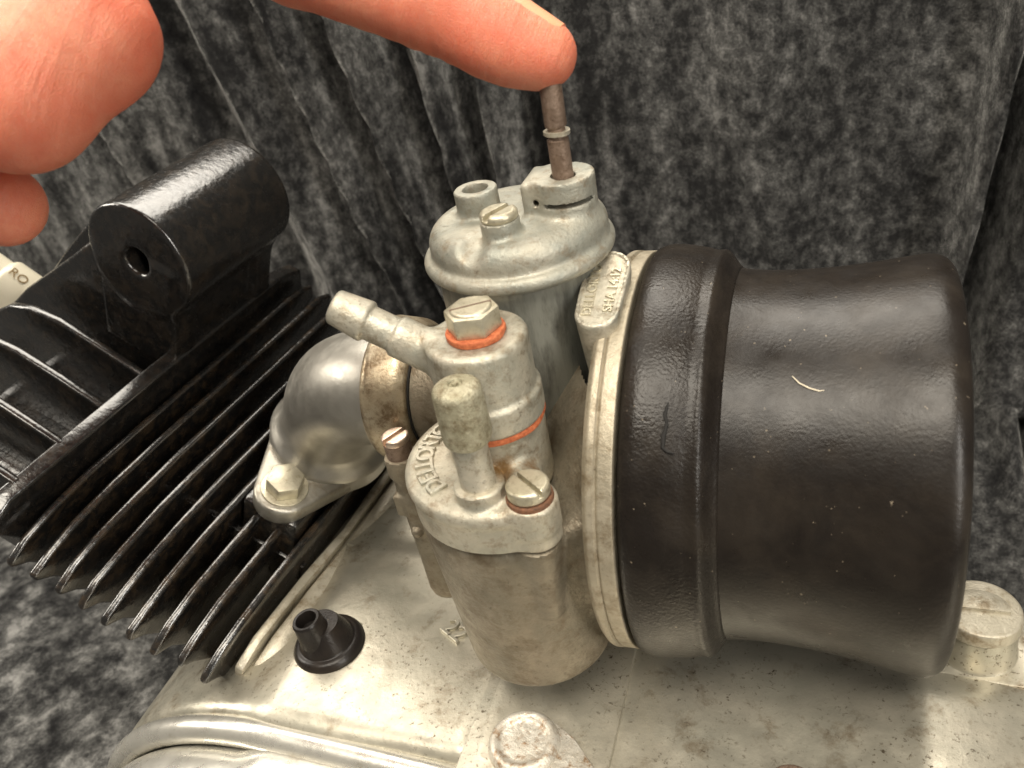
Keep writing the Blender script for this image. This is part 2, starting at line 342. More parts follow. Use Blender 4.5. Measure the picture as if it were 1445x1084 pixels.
def sdf_mesh(name, f, lo, hi, h, mat, parent=None, smooth=35):
    ax = [np.arange(lo[i], hi[i]+h, h) for i in range(3)]
    G = np.meshgrid(*ax, indexing='ij', sparse=True)
    v = f(G); nx, ny, nz = v.shape; ins = v < 0
    cnt = np.zeros((nx-1, ny-1, nz-1), int); offs = [(i, j, k) for i in (0, 1) for j in (0, 1) for k in (0, 1)]
    sl = lambda a, o: a[o[0]:nx-1+o[0], o[1]:ny-1+o[1], o[2]:nz-1+o[2]]
    for o in offs: cnt += sl(ins, o)
    act = np.argwhere((cnt > 0) & (cnt < 8)); idx = -np.ones((nx-1, ny-1, nz-1), int)
    idx[act[:, 0], act[:, 1], act[:, 2]] = np.arange(len(act))
    acc = np.zeros((len(act), 3)); num = np.zeros(len(act))
    for a in range(3):
        for o in offs:
            if o[a]: continue
            o2 = list(o); o2[a] = 1
            va = v[act[:, 0]+o[0], act[:, 1]+o[1], act[:, 2]+o[2]]; vb = v[act[:, 0]+o2[0], act[:, 1]+o2[1], act[:, 2]+o2[2]]
            m = (va < 0) != (vb < 0); t = np.where(m, va/np.where(m, va-vb, 1), 0)
            P = np.array(o, float)[None, :].repeat(len(act), 0); P[:, a] += t
            acc[m] += P[m]; num += m
    V = (act+acc/num[:, None])*h+np.array(lo)
    F = []
    for a in range(3):
        b, c = (a+1) % 3, (a+2) % 3
        s1 = [slice(None)]*3; s2 = [slice(None)]*3; s1[a] = slice(0, -1); s2[a] = slice(1, None)
        A0 = ins[tuple(s1)]; B0 = ins[tuple(s2)]; e = np.argwhere(A0 != B0)
        n = np.array([nx, ny, nz])
        e = e[(e[:, b] > 0) & (e[:, c] > 0) & (e[:, b] < n[b]-1) & (e[:, c] < n[c]-1)]
        ina = A0[e[:, 0], e[:, 1], e[:, 2]]
        def cell(db, dc):
            q = e.copy(); q[:, b] += db; q[:, c] += dc; return idx[q[:, 0], q[:, 1], q[:, 2]]
        Q = np.stack([cell(-1, -1), cell(0, -1), cell(0, 0), cell(-1, 0)], 1)
        Q[~ina] = Q[~ina][:, ::-1]; F.append(Q)
    F = np.concatenate(F); F = F[(F >= 0).all(1)]
    for it in range(2):
        P = [V[:, 0], V[:, 1], V[:, 2]]; d = f(P); e = 0.05; g = []
        for a in range(3):
            Pa = list(P); Pa[a] = P[a]+e; Pb = list(P); Pb[a] = P[a]-e; g.append((f(Pa)-f(Pb))/(2*e))
        g = np.stack(g, 1); st = -(d/np.maximum((g*g).sum(1), 0.15))[:, None]*g
        ln = np.linalg.norm(st, axis=1, keepdims=True); V = V+st*np.minimum(1, 0.6*h/np.maximum(ln, 1e-9))
    base = root_base(parent) if parent else 0
    V = (V-base)*S
    me = bpy.data.meshes.new(name); me.vertices.add(len(V)); me.vertices.foreach_set('co', V.ravel())
    me.loops.add(F.size); me.loops.foreach_set('vertex_index', F.ravel().astype(np.int32))
    me.polygons.add(len(F)); me.polygons.foreach_set('loop_start', np.arange(0, F.size, 4, dtype=np.int32))
    me.update(calc_edges=True); me.validate()
    return link_mesh(name, me, mat, parent, smooth)
X3, Y3, Z3 = np.eye(3)

# ------------------------------------------------------------------ velvet backdrop (wall sweeping down to the table)
def make_velvet():
    nx, ny = 330, 240; V = []; F = []
    def fold(x, s):
        f = 0
        for x0, w, amp, tilt, s0, s1 in folds:
            xx = x-x0-tilt*(s-160)*(-1 if s > 60 else 1)
            env = 1/(1+math.exp(-(s-s0)/14))*1/(1+math.exp((s-s1)/14))
            f += 2.0*amp*math.exp(-(xx/w)**2)*env
        return f
    R = 70
    for j in range(ny):
        s = -260+j*(560/(ny-1))                      # arc length: <0 on the table, then the sweep, then the wall
        if s < 0: y0, z0, ny_, nz_ = 70+s, -102., 0, 1
        elif s < R*pi/2: a = s/R; y0, z0, ny_, nz_ = 70+R*sin(a), -102+R*(1-cos(a)), -sin(a), cos(a)
        else: y0, z0, ny_, nz_ = 140, -102+R+(s-R*pi/2), -1, 0
        for i in range(nx):
            x = -420+i*(760/(nx-1))
            d = fold(x, s)+5*mnoise.noise((x*.012, s*.010, 1.3))+2.2*mnoise.noise((x*.045, s*.022, 4.1))+0.8*mnoise.noise((x*.14, s*.09, 7.7))
            V.append((x, y0+ny_*d, z0+nz_*d))
    for j in range(ny-1):
        for i in range(nx-1):
            F.append((j*nx+i, j*nx+i+1, (j+1)*nx+i+1, (j+1)*nx+i))
    o = mesh_from('velvet_backdrop', V, F, 'velvet', None, 180); o['kind'] = 'structure'
    o['label'] = 'crushed black velvet cloth draped behind and under the engine'
folds = [(-124, 3.2, 7, .16, 90, 290), (-115, 3.0, -6, .16, 90, 290), (-104, 3.2, 8, .14, 80, 290), (-95, 3.0, -5, .14, 80, 290), (-84, 2.6, 7, .10, 80, 200), (-77, 3.0, -6, .08, 80, 210),
         (-68, 2.6, 7, .06, 70, 190), (-57, 3.2, -7, .05, 70, 190), (-48, 3.0, 6, .04, 70, 180), (-150, 6, 6, .2, 80, 300), (-172, 7, -6, .2, 80, 300), (-205, 5, 9, .25, 90, 260), (-218, 6, -8, .25, 90, 260),
         (70, 3.5, 9, -.10, 40, 320), (78, 4.5, -13, -.10, 40, 320), (10, 16, 4, .1, 60, 300),
         (-212, 5, -12, .75, -140, 40), (-222, 6, 8, .75, -140, 40), (-165, 8, 8, 1.4, -170, 20), (-150, 5, -8, 1.4, -170, 20), (-185, 9, 7, 2.2, -200, -40)]
make_velvet()

# ------------------------------------------------------------------ crankcase
fA = None
def cyl_frame():
    t, psi, roll = radians(27), radians(-6.5), radians(1.5)
    A = np.array([-cos(t)*cos(psi), -cos(t)*sin(psi), sin(t)]); Y = np.array([-sin(psi), cos(psi), 0.]); W = np.cross(A, Y)*1.0
    if W[2] < 0: W = -W
    return A, Y*cos(roll)+W*sin(roll), W*cos(roll)-Y*sin(roll)
FA, FY, FW = cyl_frame()
def fp(s, y, w): return FA*s+FY*y+FW*w
cc = thing('engine_crankcase', 'pale cast aluminium engine casing under the carburettor, speckled with oil stains', 'engine casing', (0, 0, -100))
def f_case(p):
    d = s_cyl(p, (-62, 0, -90), Y3, 55.8, -40.5, 42, 3.0)
    d = smin(d, s_box(p, (60.5, -38.5, -75), (82.5, 41.5, 41), 2), 3)
    d = smin(d, s_box(p, (-38, -18.5, -75), (26, 22, 40.8), 3), 5)
    d = smin(d, s_cyl(p, (47, 0, -56.8), Y3, 24, -78, -14, 4), 7)
    dk = s_box(p, fp(41.0, -3, -87), (3.4, 38, 24), 1.6, (FA, FY, FW))
    d = smin(d, dk, 2)
    d = smax(d, -(p[2]+100)+0*p[0], 1.0)
    return d
sdf_mesh('casing', f_case, (-121, -84, -102), (146, 46, -18), 1.15, 'case', cc)
def f_cov(p):
    d = s_cyl(p, (-62, 0, -90), Y3, 54.0, -84, -41.0, 9)
    d = smin(d, s_box(p, (-43, -62, -76), (21, 21, 39.4), 5), 4)
    return smax(d, -(p[2]+99.5)+0*p[0], 0.5)
cv = sdf_mesh('clutch_cover', f_cov, (-121, -86, -100.5), (-18, -37, -30), 0.8, 'cover', cc)
bpth = [(-62+54.6*cos(a), -41.3, -90+54.6*sin(a)) for a in np.linspace(pi*1.02, pi/2, 40)]
bpth += [(x, -41.3, -35.4-.05*(x+62)) for x in np.linspace(-60, -14, 18)]
tube('rolled_bead', [(x, y-.6, z-1.0) for x, y, z in bpth], 2.6, 'cover', cv, 24)
prism('seam_pad', [(-24, -82), (0, -82), (0, 6), (-24, 6)], (0, 0, 0), X3, Y3, Z3, -36, -33.15, 'case', cc, 0.25)
prism('rear_deck', [(44, -11.2), (138, -14.5), (138, 2.6), (44, 2.6)], (0, 0, 0), X3, Y3, Z3, -36, -33.5, 'case', cc, 0.4)
# cap boss at the back right
lathe('oil_boss', rprof([(0, 6.9), (1.2, 6.1), (7.2, 5.6), (7.2, 0)], {1: .5, 2: .4}), (53.7, -4.5, -34.4), Z3, 'case', cc)
bc = lathe('boss_cap', rprof([(0, 0), (0, 6.0), (2.6, 5.9), (2.6, 0)], {1: .3, 2: .5}), (53.7, -4.5, -27.2), Z3, 'gasket', cc)
hp = [(4.4*cos(a), 4.4*sin(a)*0.8) for a in np.linspace(-0.15, pi+.15, 16)]
prism('raised_half_moon', hp, (53.4, -4.8, -24.7), X3, Y3, Z3, -.2, .75, 'gasket', cc, .25)
# worn bolt with strap at the bottom edge
def f_bolt(p):
    d = s_cyl(p, (-14, -36.5, -33.6), Z3, 5.9, -1, 1.7, .8)
    d = smin(d, s_tor(p, (-14, -36.5, -31.9), Z3, 4.7, .65), .8)
    n = .22*np.sin(p[0]*.8+np.sin(p[1]*.6)*1.5)*np.sin(p[1]*.9+p[0]*.4)+.07*np.sin(p[0]*2.3+2*np.sin(p[1]*.9))*np.sin(p[1]*1.7+1.5*np.sin(p[0]*.8))
    return d+n*.22
sdf_mesh('worn_bolt_head', f_bolt, (-22, -45, -36), (-6, -29, -29), .3, 'sealant', cc, 60)
prism('strap', [(-11, -31.2), (-6.4, -33.8), (12, -52), (6, -60), (-14, -42)], (0, 0, 0), X3, Y3, Z3, -34.2, -32.6, 'sealant', cc, .35)
lathe('rusty_plug', rprof([(0, 0), (0, 4.0), (1.1, 3.8), (1.1, 0)], {1: .3, 2: .5}), (27, -35.2, -34.3), Z3, 'rust', cc)
text_mesh('cast_number', '22', 5.2, .35, (-34.2, -16.0, -33.85), (0.86, -.50, 0), (.50, .86, 0), 'case', cc, .12)
# part line near the deck
tube('part_line', [(-67, 3, -34.25), (-58, 1, -34.3), (-44, -3, -34.3), (-30, -5, -34.2)], .38, 'case', cc, 8)

# ------------------------------------------------------------------ cylinder with cooling fins
cy = thing('finned_cylinder', 'black enamelled engine cylinder with stacked cooling fins on the casing', 'engine cylinder', tuple(fp(48, 0, -100)))
finpoly = [(-14, -50.3), (-26, -50.9), (-36, -52.2), (-43, -54.2), (-47.2, -56.6), (-47.6, -58.2), (-44, -61.5), (-20, -98), (20, -98), (48, -61), (52, -56.5), (51.5, -53), (47, -51), (40, -50.4)]
for k in range(9):
    jit = [(a+random.uniform(-.5, .5), b+random.uniform(-.3, .3)) for a, b in finpoly]
    ext = 1.0 if k < 8 else 1.0
    prism('cooling_fin', [(a*ext, b) for a, b in jit], fp(49.4+5.5*k, 0, 0), FY, FW, FA, -.85, .85, 'fin', cy, .7, 50, 3)
def f_barrel(p):
    c = fp(70, 0, -92); return s_box(p, c, (27, 19, 27), 8, (FA, FY, FW))
sdf_mesh('barrel', f_barrel, tuple(fp(70, 0, -92)-46), tuple(fp(70, 0, -92)+46), 1.6, 'barrel', cy)
prism('fin_web', [(-17.6, -58.5), (-16.0, -58.5), (-16.0, -70), (-17.6, -70)], fp(0, 0, 0), FY, FW, FA, 48, 93, 'fin', cy, .3)
prism('intake_port_block', [(-17, -47.2), (24, -47.2), (24, -70), (-17, -70)], fp(57.5, 0, 0), FY, FW, FA, -6.5, 6.5, 'fin', cy, 1.2)
dp = [(-39.5, -60.4), (-33, -58.4), (-20, -58.6), (-6, -60.8), (10, -59), (36, -59), (36, -104), (-30, -104), (-39.5, -68)]
prism('deck_step', dp, fp(0, 0, 0), FY, FW, FA, 40.8, 44.6, 'gasket', cy, 1.1)
gp = [(-41.5, -59.5), (-36, -56.6), (-20, -57.0), (-4, -60), (10, -57.2), (37, -57.2), (37, -104), (-31, -104), (-41.5, -66)]
prism('base_gasket', gp, fp(0, 0, 0), FY, FW, FA, 45.1, 46.9, 'gasket', cy, .4)

# ------------------------------------------------------------------ cylinder head
hd = thing('cylinder_head', 'black cylinder head with a drilled round mounting boss and cooling ribs', 'cylinder head', tuple(fp(98, 0, -96)))
bp = [(-42, -45.2), (-2, -44.4), (40, -44.8), (50, -48), (52, -56), (28, -98), (-20, -98), (-43, -57), (-46.5, -51.5), (-46, -47.5)]
prism('base_plate', bp, fp(98.2, 0, 0), FY, FW, FA, -2.2, 1.6, 'black', hd, .7, 50, 3)
for y in (-4.0, -15.5, -27.2, -38.4):
    a = [(98, -45.0), (110, -43.4), (121, -42.4), (129, -43.2), (135, -46), (140, -51), (142, -60), (98, -62)]
    prism('rib', a, fp(0, y, 0), FA, FW, FY, -1.0, 1.0, 'black', hd, .7, 50, 3)
prism('web', [(100, -30), (117.2, -22.5), (124, -31), (132.6, -41.2), (140, -50), (147, -60), (147, -98), (100, -98)], fp(0, 0, 0), FA, FW, FY, 3.6, 7.5, 'black', hd, .9, 50, 3)
for y, dw in ((11.5, 2.6), (17.0, 5.0), (24.0, 3.0)):
    prism('rib', [(100, -30), (115, -24+dw), (121, -25.5+dw), (126, -30+dw), (133, -40+dw*.7), (140, -50), (140, -98), (100, -98)], fp(0, 0, 0), FA, FW, FY, y-1.1, y+1.1, 'black', hd, .9, 50, 3)
def f_core(p):
    return s_box(p, fp(114, 2, -74), (16, 36, 15), 5, (FA, FY, FW))
sdf_mesh('core', f_core, tuple(fp(112, 0, -84)-56), tuple(fp(112, 0, -84)+56), 1.7, 'black', hd)
BS, BW, BY0, BY1 = 105.2, -21.4, 3.0, 37.5
def f_boss(p):
    bc_ = fp(BS, 0, BW)
    d = s_cyl(p, bc_, FY, 12.7, BY0, BY1, .75)
    web = s_box(p, fp(BS+1.2, BY0+3.2, BW-13), (9.5, 3.0, 14), .6, (FA, FY, FW))
    d = smin(d, web, 2.5)
    d = smin(d, s_box(p, fp(BS-.5, (BY0+BY1)/2+1, BW-14), (7.2, 15.5, 14), 1.5, (FA, FY, FW)), 3.5)
    d = smin(d, s_box(p, fp(BS-1, BY1-4, BW-14), (8, 3, 14), .8, (FA, FY, FW)), 2)
    d = smax(d, -s_cyl(p, bc_, FY, 2.9, BY0-5, BY0+16, .1), 1.0)
    return d
c0 = fp(BS, (BY0+BY1)/2, BW-8)
sdf_mesh('mounting_boss', f_boss, tuple(c0-33), tuple(c0+33), .46, 'black', hd)

# ------------------------------------------------------------------ spark plug
P0, P1 = pt(80, 455, 222), pt(-85, 330, 212)
pa = (P1-P0)/np.linalg.norm(P1-P0)
sp = thing('spark_plug', 'cream and silver spark plug behind the head ribs, half out of view', 'spark plug', tuple(P0))
_, e1, e2 = frame_of(pa)
prism('hex_body', [(8.2*cos(a), 8.2*sin(a)) for a in np.arange(6)*pi/3+.3], P0, e1, e2, pa, 2, 9.5, 'plugsteel', sp, .6)
lathe('thread', rprof([(-14, 5), (3, 5)], {}), P0, pa, 'plugsteel', sp)
lathe('insulator', rprof([(9, 0), (9, 7.0), (16, 6.6), (17, 5.4), (34, 4.6), (34, 0)], {2: .6, 4: .6}), P0, pa, 'ceramic', sp)
vd = CAMP-P0; vd = vd-pa*(vd@pa); vd /= np.linalg.norm(vd); up_ = np.cross(pa, vd)
vd = vd*cos(.5)+up_*sin(.5) if (vd*cos(.5)+up_*sin(.5))[2] > (vd*cos(.5)-up_*sin(.5))[2] else vd*cos(.5)-up_*sin(.5)
text_mesh('printed_letters', 'RO', 3.4, .05, P0+pa*13+vd*6.95, -pa, np.cross(vd, -pa), 'ink', sp)

# ------------------------------------------------------------------ intake manifold
mf = thing('intake_manifold', 'smooth grey steel elbow manifold bolted to the cylinder', 'manifold', tuple(fp(57, 0, -47)))
FC = 4.5
def hull(P):
    P = sorted(set((round(a, 4), round(b, 4)) for a, b in P))
    def half(Q):
        h = []
        for q in Q:
            while len(h) > 1 and (h[-1][0]-h[-2][0])*(q[1]-h[-2][1])-(h[-1][1]-h[-2][1])*(q[0]-h[-2][0]) <= 0: h.pop()
            h.append(q)
        return h[:-1]
    return half(P)+half(P[::-1])
circ = lambda c, r: [(c+r*cos(a), r*sin(a)) for a in np.linspace(0, 2*pi, 40, endpoint=False)]
fo = hull(circ(-12.8, 5.9)+circ(FC+.5, 12.6)+circ(22, 5.9))
prism('flange', fo, fp(57.2, 0, 0), FY, FA, FW, -47.6, -43.2, 'flange_steel', mf, .9, 40, 3)
Q0 = fp(57.2, FC, -46.5); Q3 = np.array([-38.0, 0.2, 10.6])
Q1 = Q0+FW*20; Q2 = Q3-X3*15
def bez(t): return (1-t)**3*Q0+3*t*(1-t)**2*Q1+3*t*t*(1-t)*Q2+t**3*Q3
ts = np.concatenate([np.linspace(0, .24, 14), np.linspace(.28, 1, 22)])
tube('elbow', [bez(t) for t in ts], [10.5+0.4*sin(pi*min(1,t*1.2))+2.4*max(0, 1-max(0, t-.10)/.10)**2*(1 if t > 0 else 1) for t in ts], 'manifold', mf, 48)
bolt = bpy.data.objects.new('tmp', None); bpy.data.objects.remove(bolt)
bo = prism('hex_bolt', [(3.85*cos(a), 3.85*sin(a)) for a in np.arange(6)*pi/3+.25], fp(57.2, -12.6, 0), FY, FA, FW, -42.9, -39.6, 'zincbolt', mf, .35)
lathe('washer', rprof([(0, 0), (0, 4.7), (.7, 4.7), (.7, 0)], {1: .2, 2: .2}), fp(57.2, -12.6, -43.5), FW, 'zincbolt', bo)

# ------------------------------------------------------------------ carburettor
cb = thing('carburettor', 'grey cast carburettor with round float bowl between elbow manifold and black air filter', 'carburettor', (-14.2, -20.5, -24))
BX, BY = -14.2, -20.8
def f_body(p):
    d = s_cyl(p, (BX, BY+.6, 0), Z3, 12.0, -25.0, 8.0, 2.4, 14.2)
    vent = s_cyl(p, (0, -.5, 1.0), X3, 13.5, -14, 0.5, 2, 27.0)
    d = smin(d, vent, 7)
    d = smin(d, s_cyl(p, (0, 0.2, 10.5), X3, 10.0, -37, -12, .5), 2.5)
    d = smin(d, s_cyl(p, (-14, 0, 0), Z3, 13, -14, 8, 1), 4)
    # throttle stop post
    d = smin(d, s_cap(p, (-34.6, -15.0, 5.2), (-33.0, -15.4, -20.0), 2.5, 2.9), 1.5)
    d = smin(d, s_box(p, (-28.5, -15.4, -9.5), (5.4, 1.9, 12.5), 1.0), 3.0)
    d = smin(d, s_cyl(p, (-34.8, -15.0, 0), Z3, 2.75, 4.5, 8.2, .35), .8)
    d = smin(d, s_box(p, (-34.3, -15.6, -.6), (2.5, 2.6, 2.2), .5), .5)
    d = smin(d, s_box(p, (-31.8, -17.0, -9.5), (3.0, 1.5, 10.5), .6), .8)
    d = smin(d, s_cap(p, (-33.6, -18.6, -5.4), (-33.4, -17.6, -5.6), 1.1, 1.3), .3)
    # lug for the lid screw
    d = smin(d, s_cyl(p, (-6.9, -30.6, 0), Z3, 1.6, -7, 7.9, .6, 3.2), 1.0)
    return d
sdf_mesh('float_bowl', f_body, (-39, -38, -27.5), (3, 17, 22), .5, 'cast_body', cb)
def f_lid(p):
    d = s_cyl(p, (BX, BY, 0), Z3, 14.3, 12.3, 15.3, 1.4)
    d = smin(d, s_cyl(p, (BX, BY, 0), Z3, 13.9, 8.15, 14, .4), .3)
    cut = (p[0]+10.6)*.84+(p[1]+18.5)*.54+0*p[2]
    d = smax(d, cut, 1.2)
    d = smin(d, s_cyl(p, (BX-.2, -20.0, 0), Z3, 7.2, 10, 21.0, .3), 1.0)
    lug = s_cyl(p, (-6.8, -30.3, 0), Z3, 3.3, 8.1, 15.4, .6)
    lug = smin(lug, s_cyl(p, (-6.8, -30.3, 0), Z3, 3.6, 10.4, 15.4, .5), .3)
    lug = smin(lug, s_cap(p, (-6.8, -30.3, 14.0), (-11, -24, 14.6), 2.4, 3.0), .8)
    d = smin(d, lug, 1.0)
    d = smin(d, s_cyl(p, (-13.7, -30.4, 0), Z3, 3.5, 12, 17.6, .35), .7)
    # groove under the top edge
    return d
sdf_mesh('bowl_lid', f_lid, (-30, -37, 6.5), (2, -5, 22), .38, 'lid', cb)
for ch, deg in zip("DELLORTO", (233, 222, 212, 203.5, 193, 182, 172, 162)):
    a = radians(deg); er = np.array([cos(a), sin(a), 0]); et = np.array([sin(a), -cos(a), 0])
    text_mesh('raised_letter', ch, 3.7, .34, np.array([BX, BY, 15.35])+er*11.0, et, er, 'cast', cb, .1)
# tickler knob
tk = lathe('tickler_stem', [(15, 2.6), (17, 2.6), (17.4, 2.45), (25.5, 2.4)], (-13.7, -30.4, 0), Z3, 'cast', cb)
lathe('tickler_knob', rprof([(24.6, 2.3), (24.9, 3.0), (25.8, 3.3), (33.4, 3.2), (33.8, 1.0), (33.5, .75), (33.5, .45), (33.8, .4), (33.8, 0)], {1: .3, 2: .5, 3: 1.1}), (-13.5, -30.5, 0), Z3, 'knob', cb, wob=.02)
# slotted screws
def slot_screw(name, c, r, h, ang, slotw, slotd, mat, parent, dome=.5, tilt=None):
    ca, sa = cos(ang), sin(ang)
    def f(p):
        d = s_cyl(p, c, Z3, r, 0, h, min(dome, h*.45))
        x, y, z = _d(p, c); q = np.abs(-x*sa+y*ca)-slotw
        q = np.maximum(q, -(z-(h-slotd)))
        return np.maximum(d, -q)
    e = r+.8
    return sdf_mesh(name, f, (c[0]-e, c[1]-e, c[2]-.6), (c[0]+e, c[1]+e, c[2]+h+.6), r/16, mat, parent, 30)
ls = slot_screw('lid_screw', (-6.8, -30.3, 16.1), 2.95, 2.0, radians(-38), .32, 1.0, 'zincbolt', cb)
lathe('washer', rprof([(0, 0), (0, 3.3), (.9, 3.2), (.9, 0)], {1: .2, 2: .3}), (-6.8, -30.3, 15.2), Z3, 'washer_dark', ls)
tsc = lathe('throttle_stop_screw', [(6, 2.15), (10.9, 2.2)], (-34.8, -15.0, 0), Z3, 'rust', cb, 40)
slot_screw('screw_head', (-34.8, -15.0, 10.85), 2.25, 1.35, radians(62), .42, 1.2, 'screwtop', tsc, .4)
# banjo union
bj = None
nd = np.array([-0.80, -0.02, 0.46]); nd /= np.linalg.norm(nd)
nb = np.array([-14.3, -20.2, 27.6])
def f_banjo(p):
    d = s_cyl(p, (-14.3, -20.2, 0), Z3, 7.0, 22.0, 34.6, .9)
    d = smin(d, s_cyl(p, (-14.3, -20.2, 0), Z3, 7.55, 22.0, 26.2, .4), .5)
    d = smin(d, s_cyl(p, nb, nd, 2.95, 0, 13.5, .4), 1.2)
    d = smin(d, s_cyl(p, nb, nd, 2.45, 12, 18.0, .3), .4)
    d = smin(d, s_cyl(p, nb, nd, 3.0, 17.6, 23.0, .5, 2.45), .2)
    d = smax(d, -s_cyl(p, nb, nd, 1.2, 19, 26, .1), .2)
    return d
bj = sdf_mesh('banjo_union', f_banjo, (-37, -30, 21), (-5, -11, 42), .36, 'cast', cb)
lathe('fibre_washer', rprof([(0, 0), (0, 7.45), (1.1, 7.45), (1.1, 0)], {1: .3, 2: .3}), (-14.3, -20.1, 20.95), Z3, 'washer', cb, wob=.02)
bb = prism('banjo_bolt', [(3.75*cos(a), 3.75*sin(a)) for a in np.arange(6)*pi/3+radians(12)], (-14.0, -20.4, 0), X3, Y3, Z3, 35.6, 38.6, 'zincbolt', cb, .3)
lathe('bolt_crown', rprof([(38.2, 0), (38.2, 3.0), (38.95, 2.7), (38.95, 0)], {2: .3}), (-14.0, -20.4, 0), Z3, 'zincbolt', bb)
prism('slot', [(-2.8, -.16), (2.8, -.16), (2.8, .16), (-2.8, .16)], (-14.0, -20.4, 0), (cos(.5), sin(.5), 0), (-sin(.5), cos(.5), 0), Z3, 38.7, 38.99, 'rust', bb)
lathe('fibre_washer', rprof([(0, 0), (0, 4.0), (1.1, 4.05), (1.1, 0)], {1: .3, 2: .3}), (-14.0, -20.4, 34.55), Z3, 'washer', cb, wob=.03)
# slide chamber and its cap
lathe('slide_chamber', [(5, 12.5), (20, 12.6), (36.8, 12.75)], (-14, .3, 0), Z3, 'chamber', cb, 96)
def f_cap(p):
    c = (-14, .4, 0)
    d = s_cyl(p, c, Z3, 13.0, 36.2, 42.6, 2.7)
    d = smin(d, s_tor(p, (-14, .4, 37.3), Z3, 13.2, 1.15), .6)
    d = smin(d, s_cyl(p, (-7.2, .6, 0), Z3, 6.6, 37, 43.0, 2.4), 2)
    # hollow either side of the screw post
    d = smax(d, -s_cap(p, (-17.0, -14, 42.0), (-16.0, -6, 44.4), 2.0, 2.0), 1.2)
    d = smin(d, s_cyl(p, (-13.3, -6.8, 0), Z3, 2.8, 37, 44.9, .25), .8)
    d = smin(d, s_cyl(p, (-19.5, 1.2, 0), Z3, 3.25, 39, 46.3, .3), 1.0)
    d = smax(d, -s_cyl(p, (-19.5, 1.2, 0), Z3, 1.9, 43, 48, .1), .2)
    tw = s_cyl(p, (-5.7, .2, 0), Z3, 4.5, 39, 48.2, .35)
    tw = smin(tw, s_box(p, (-8.6, .6, 44.5), (2.6, 3.7, 3.6), .8), .8)
    d = smin(d, tw, .9)
    slot = s_box(p, (-4.6, -3.2, 45.0), (3.0, 2.6, .34), .1)
    d = smax(d, -slot, .1)
    d = smax(d, -s_cyl(p, (-9.0, 0, 45.3), Y3, .5, -6, -1, .05), .1)
    d = smax(d, -s_cyl(p, (-5.35, -.55, 0), Z3, 1.75, 44, 50, .1), .2)
    return d
cp = sdf_mesh('chamber_cap', f_cap, (-30, -16, 35), (2, 17, 50), .33, 'cap', cb)
slot_screw('cap_screw', (-13.3, -6.8, 44.7), 2.7, 1.5, radians(62), .55, .8, 'zincbolt', cb, .7)
# filter flange and the name tag
lathe('filter_flange', rprof([(-.3, 24), (-.3, 31.2), (.5, 32.0), (1.4, 32.0), (1.7, 31.6), (2.0, 31.9), (4.0, 31.9), (4.0, 20)], {1: .3, 2: .3, 5: .15, 6: .3}), (0, -.7, 1.0), X3, 'flange', cb, 160)
def f_tag(p):
    x, y, z = p[0]-.1, p[1]+7.4, p[2]-1.3
    # stadium column along y, tapering downwards
    k = np.clip((33.0-z)/14.0, 0, 1)
    hl = 4.0-1.2*k; yy = np.maximum(np.abs(y+.8*k)-hl, 0); r = 3.3-1.5*k
    d2 = np.sqrt((x+.3*k)**2+yy**2)-r
    top = (z-33.0-.30*y)*.957
    d = smax(d2, np.maximum(top, 17-z), .5)
    rec = np.sqrt(x**2+np.maximum(np.abs(y)-hl, 0)**2)-(r-.55)
    d = smax(d, -np.maximum(rec, -(top+.4)), .12)
    return d
tg = sdf_mesh('name_tag', f_tag, (-5.5, -17, 16), (5, 2.5, 38.5), .3, 'cast', cb)
_ty = np.array([0, .957, .287]); _tn = np.array([0, -.287, .957])
text_mesh('raised_letters', 'DELLORTO', 1.95, .18, np.array([-1.35, -7.4, 34.3])-_tn*.36, _ty, -X3, 'zincbolt', tg, .04)
text_mesh('raised_letters', 'SHA 14:12', 1.95, .18, np.array([1.5, -7.4, 34.3])-_tn*.36, _ty, -X3, 'zincbolt', tg, .04)
# clamp ring on the elbow
lathe('clamp_ring', rprof([(-42.2, 9.0), (-42.2, 12.2), (-41.2, 12.9), (-36, 12.3), (-34.4, 11.2), (-34.4, 9.5)], {1: .4, 2: .7, 3: .8, 4: .4}), (0, 0.2, 10.5), X3, 'bronze', cb, 96)
lathe('gap_ring', rprof([(-34.6, 9.5), (-34.6, 10.4), (-34.1, 10.4), (-34.1, 9.5)], {}), (0, .2, 10.5), X3, 'void', cb, 64)  # black ring: shade of the gap beside the clamp put in as colour

# ------------------------------------------------------------------ air filter
af = thing('air_filter', 'waisted black air filter drum on the carburettor flange, dusty with a cracked rim', 'air filter', (24, 0, -33))
rim = [(4.3, 26), (4.3, 31.6), (4.8, 32.5), (6.2, 33.05), (9, 32.9), (12, 32.35), (13.2, 31.95), (13.9, 31.95), (14.5, 32.05), (15.2, 31.6), (15.8, 30.6), (16.4, 29.75), (17.0, 29.2), (17.0, 27)]
lathe('rim_band', rprof(rim, {1: .2, 3: .8, 4: 1.0, 6: .4, 7: .25, 8: .35, 9: .5, 11: .4}), (0, 0, .5), X3, 'filter_rim', af, 180, 60)
body = [(16.4, 27), (16.4, 29.2), (18.5, 28.85), (22, 28.65), (26, 28.75), (30, 29.0), (34, 29.45), (38, 30.05), (41, 30.6), (43, 30.85), (44.4, 30.7), (45.6, 29.9), (46.4, 28.4), (46.7, 26), (46.7, 12), (45.5, 11.4), (45.5, 0)]
pf = []
for i in range(len(body)-1):
    a, b = np.array(body[i]), np.array(body[i+1])
    m = 4 if 1 < i < 12 else 1
    for t in range(m): pf.append(tuple(a+(b-a)*t/m))
pf.append(body[-1])
arr = np.array(pf)
for _ in range(6): arr[6:46] = .25*arr[5:45]+.5*arr[6:46]+.25*arr[7:47]
lathe('drum', [tuple(q) for q in arr], (0, 0, .5), X3, 'filter', af, 180, 60)
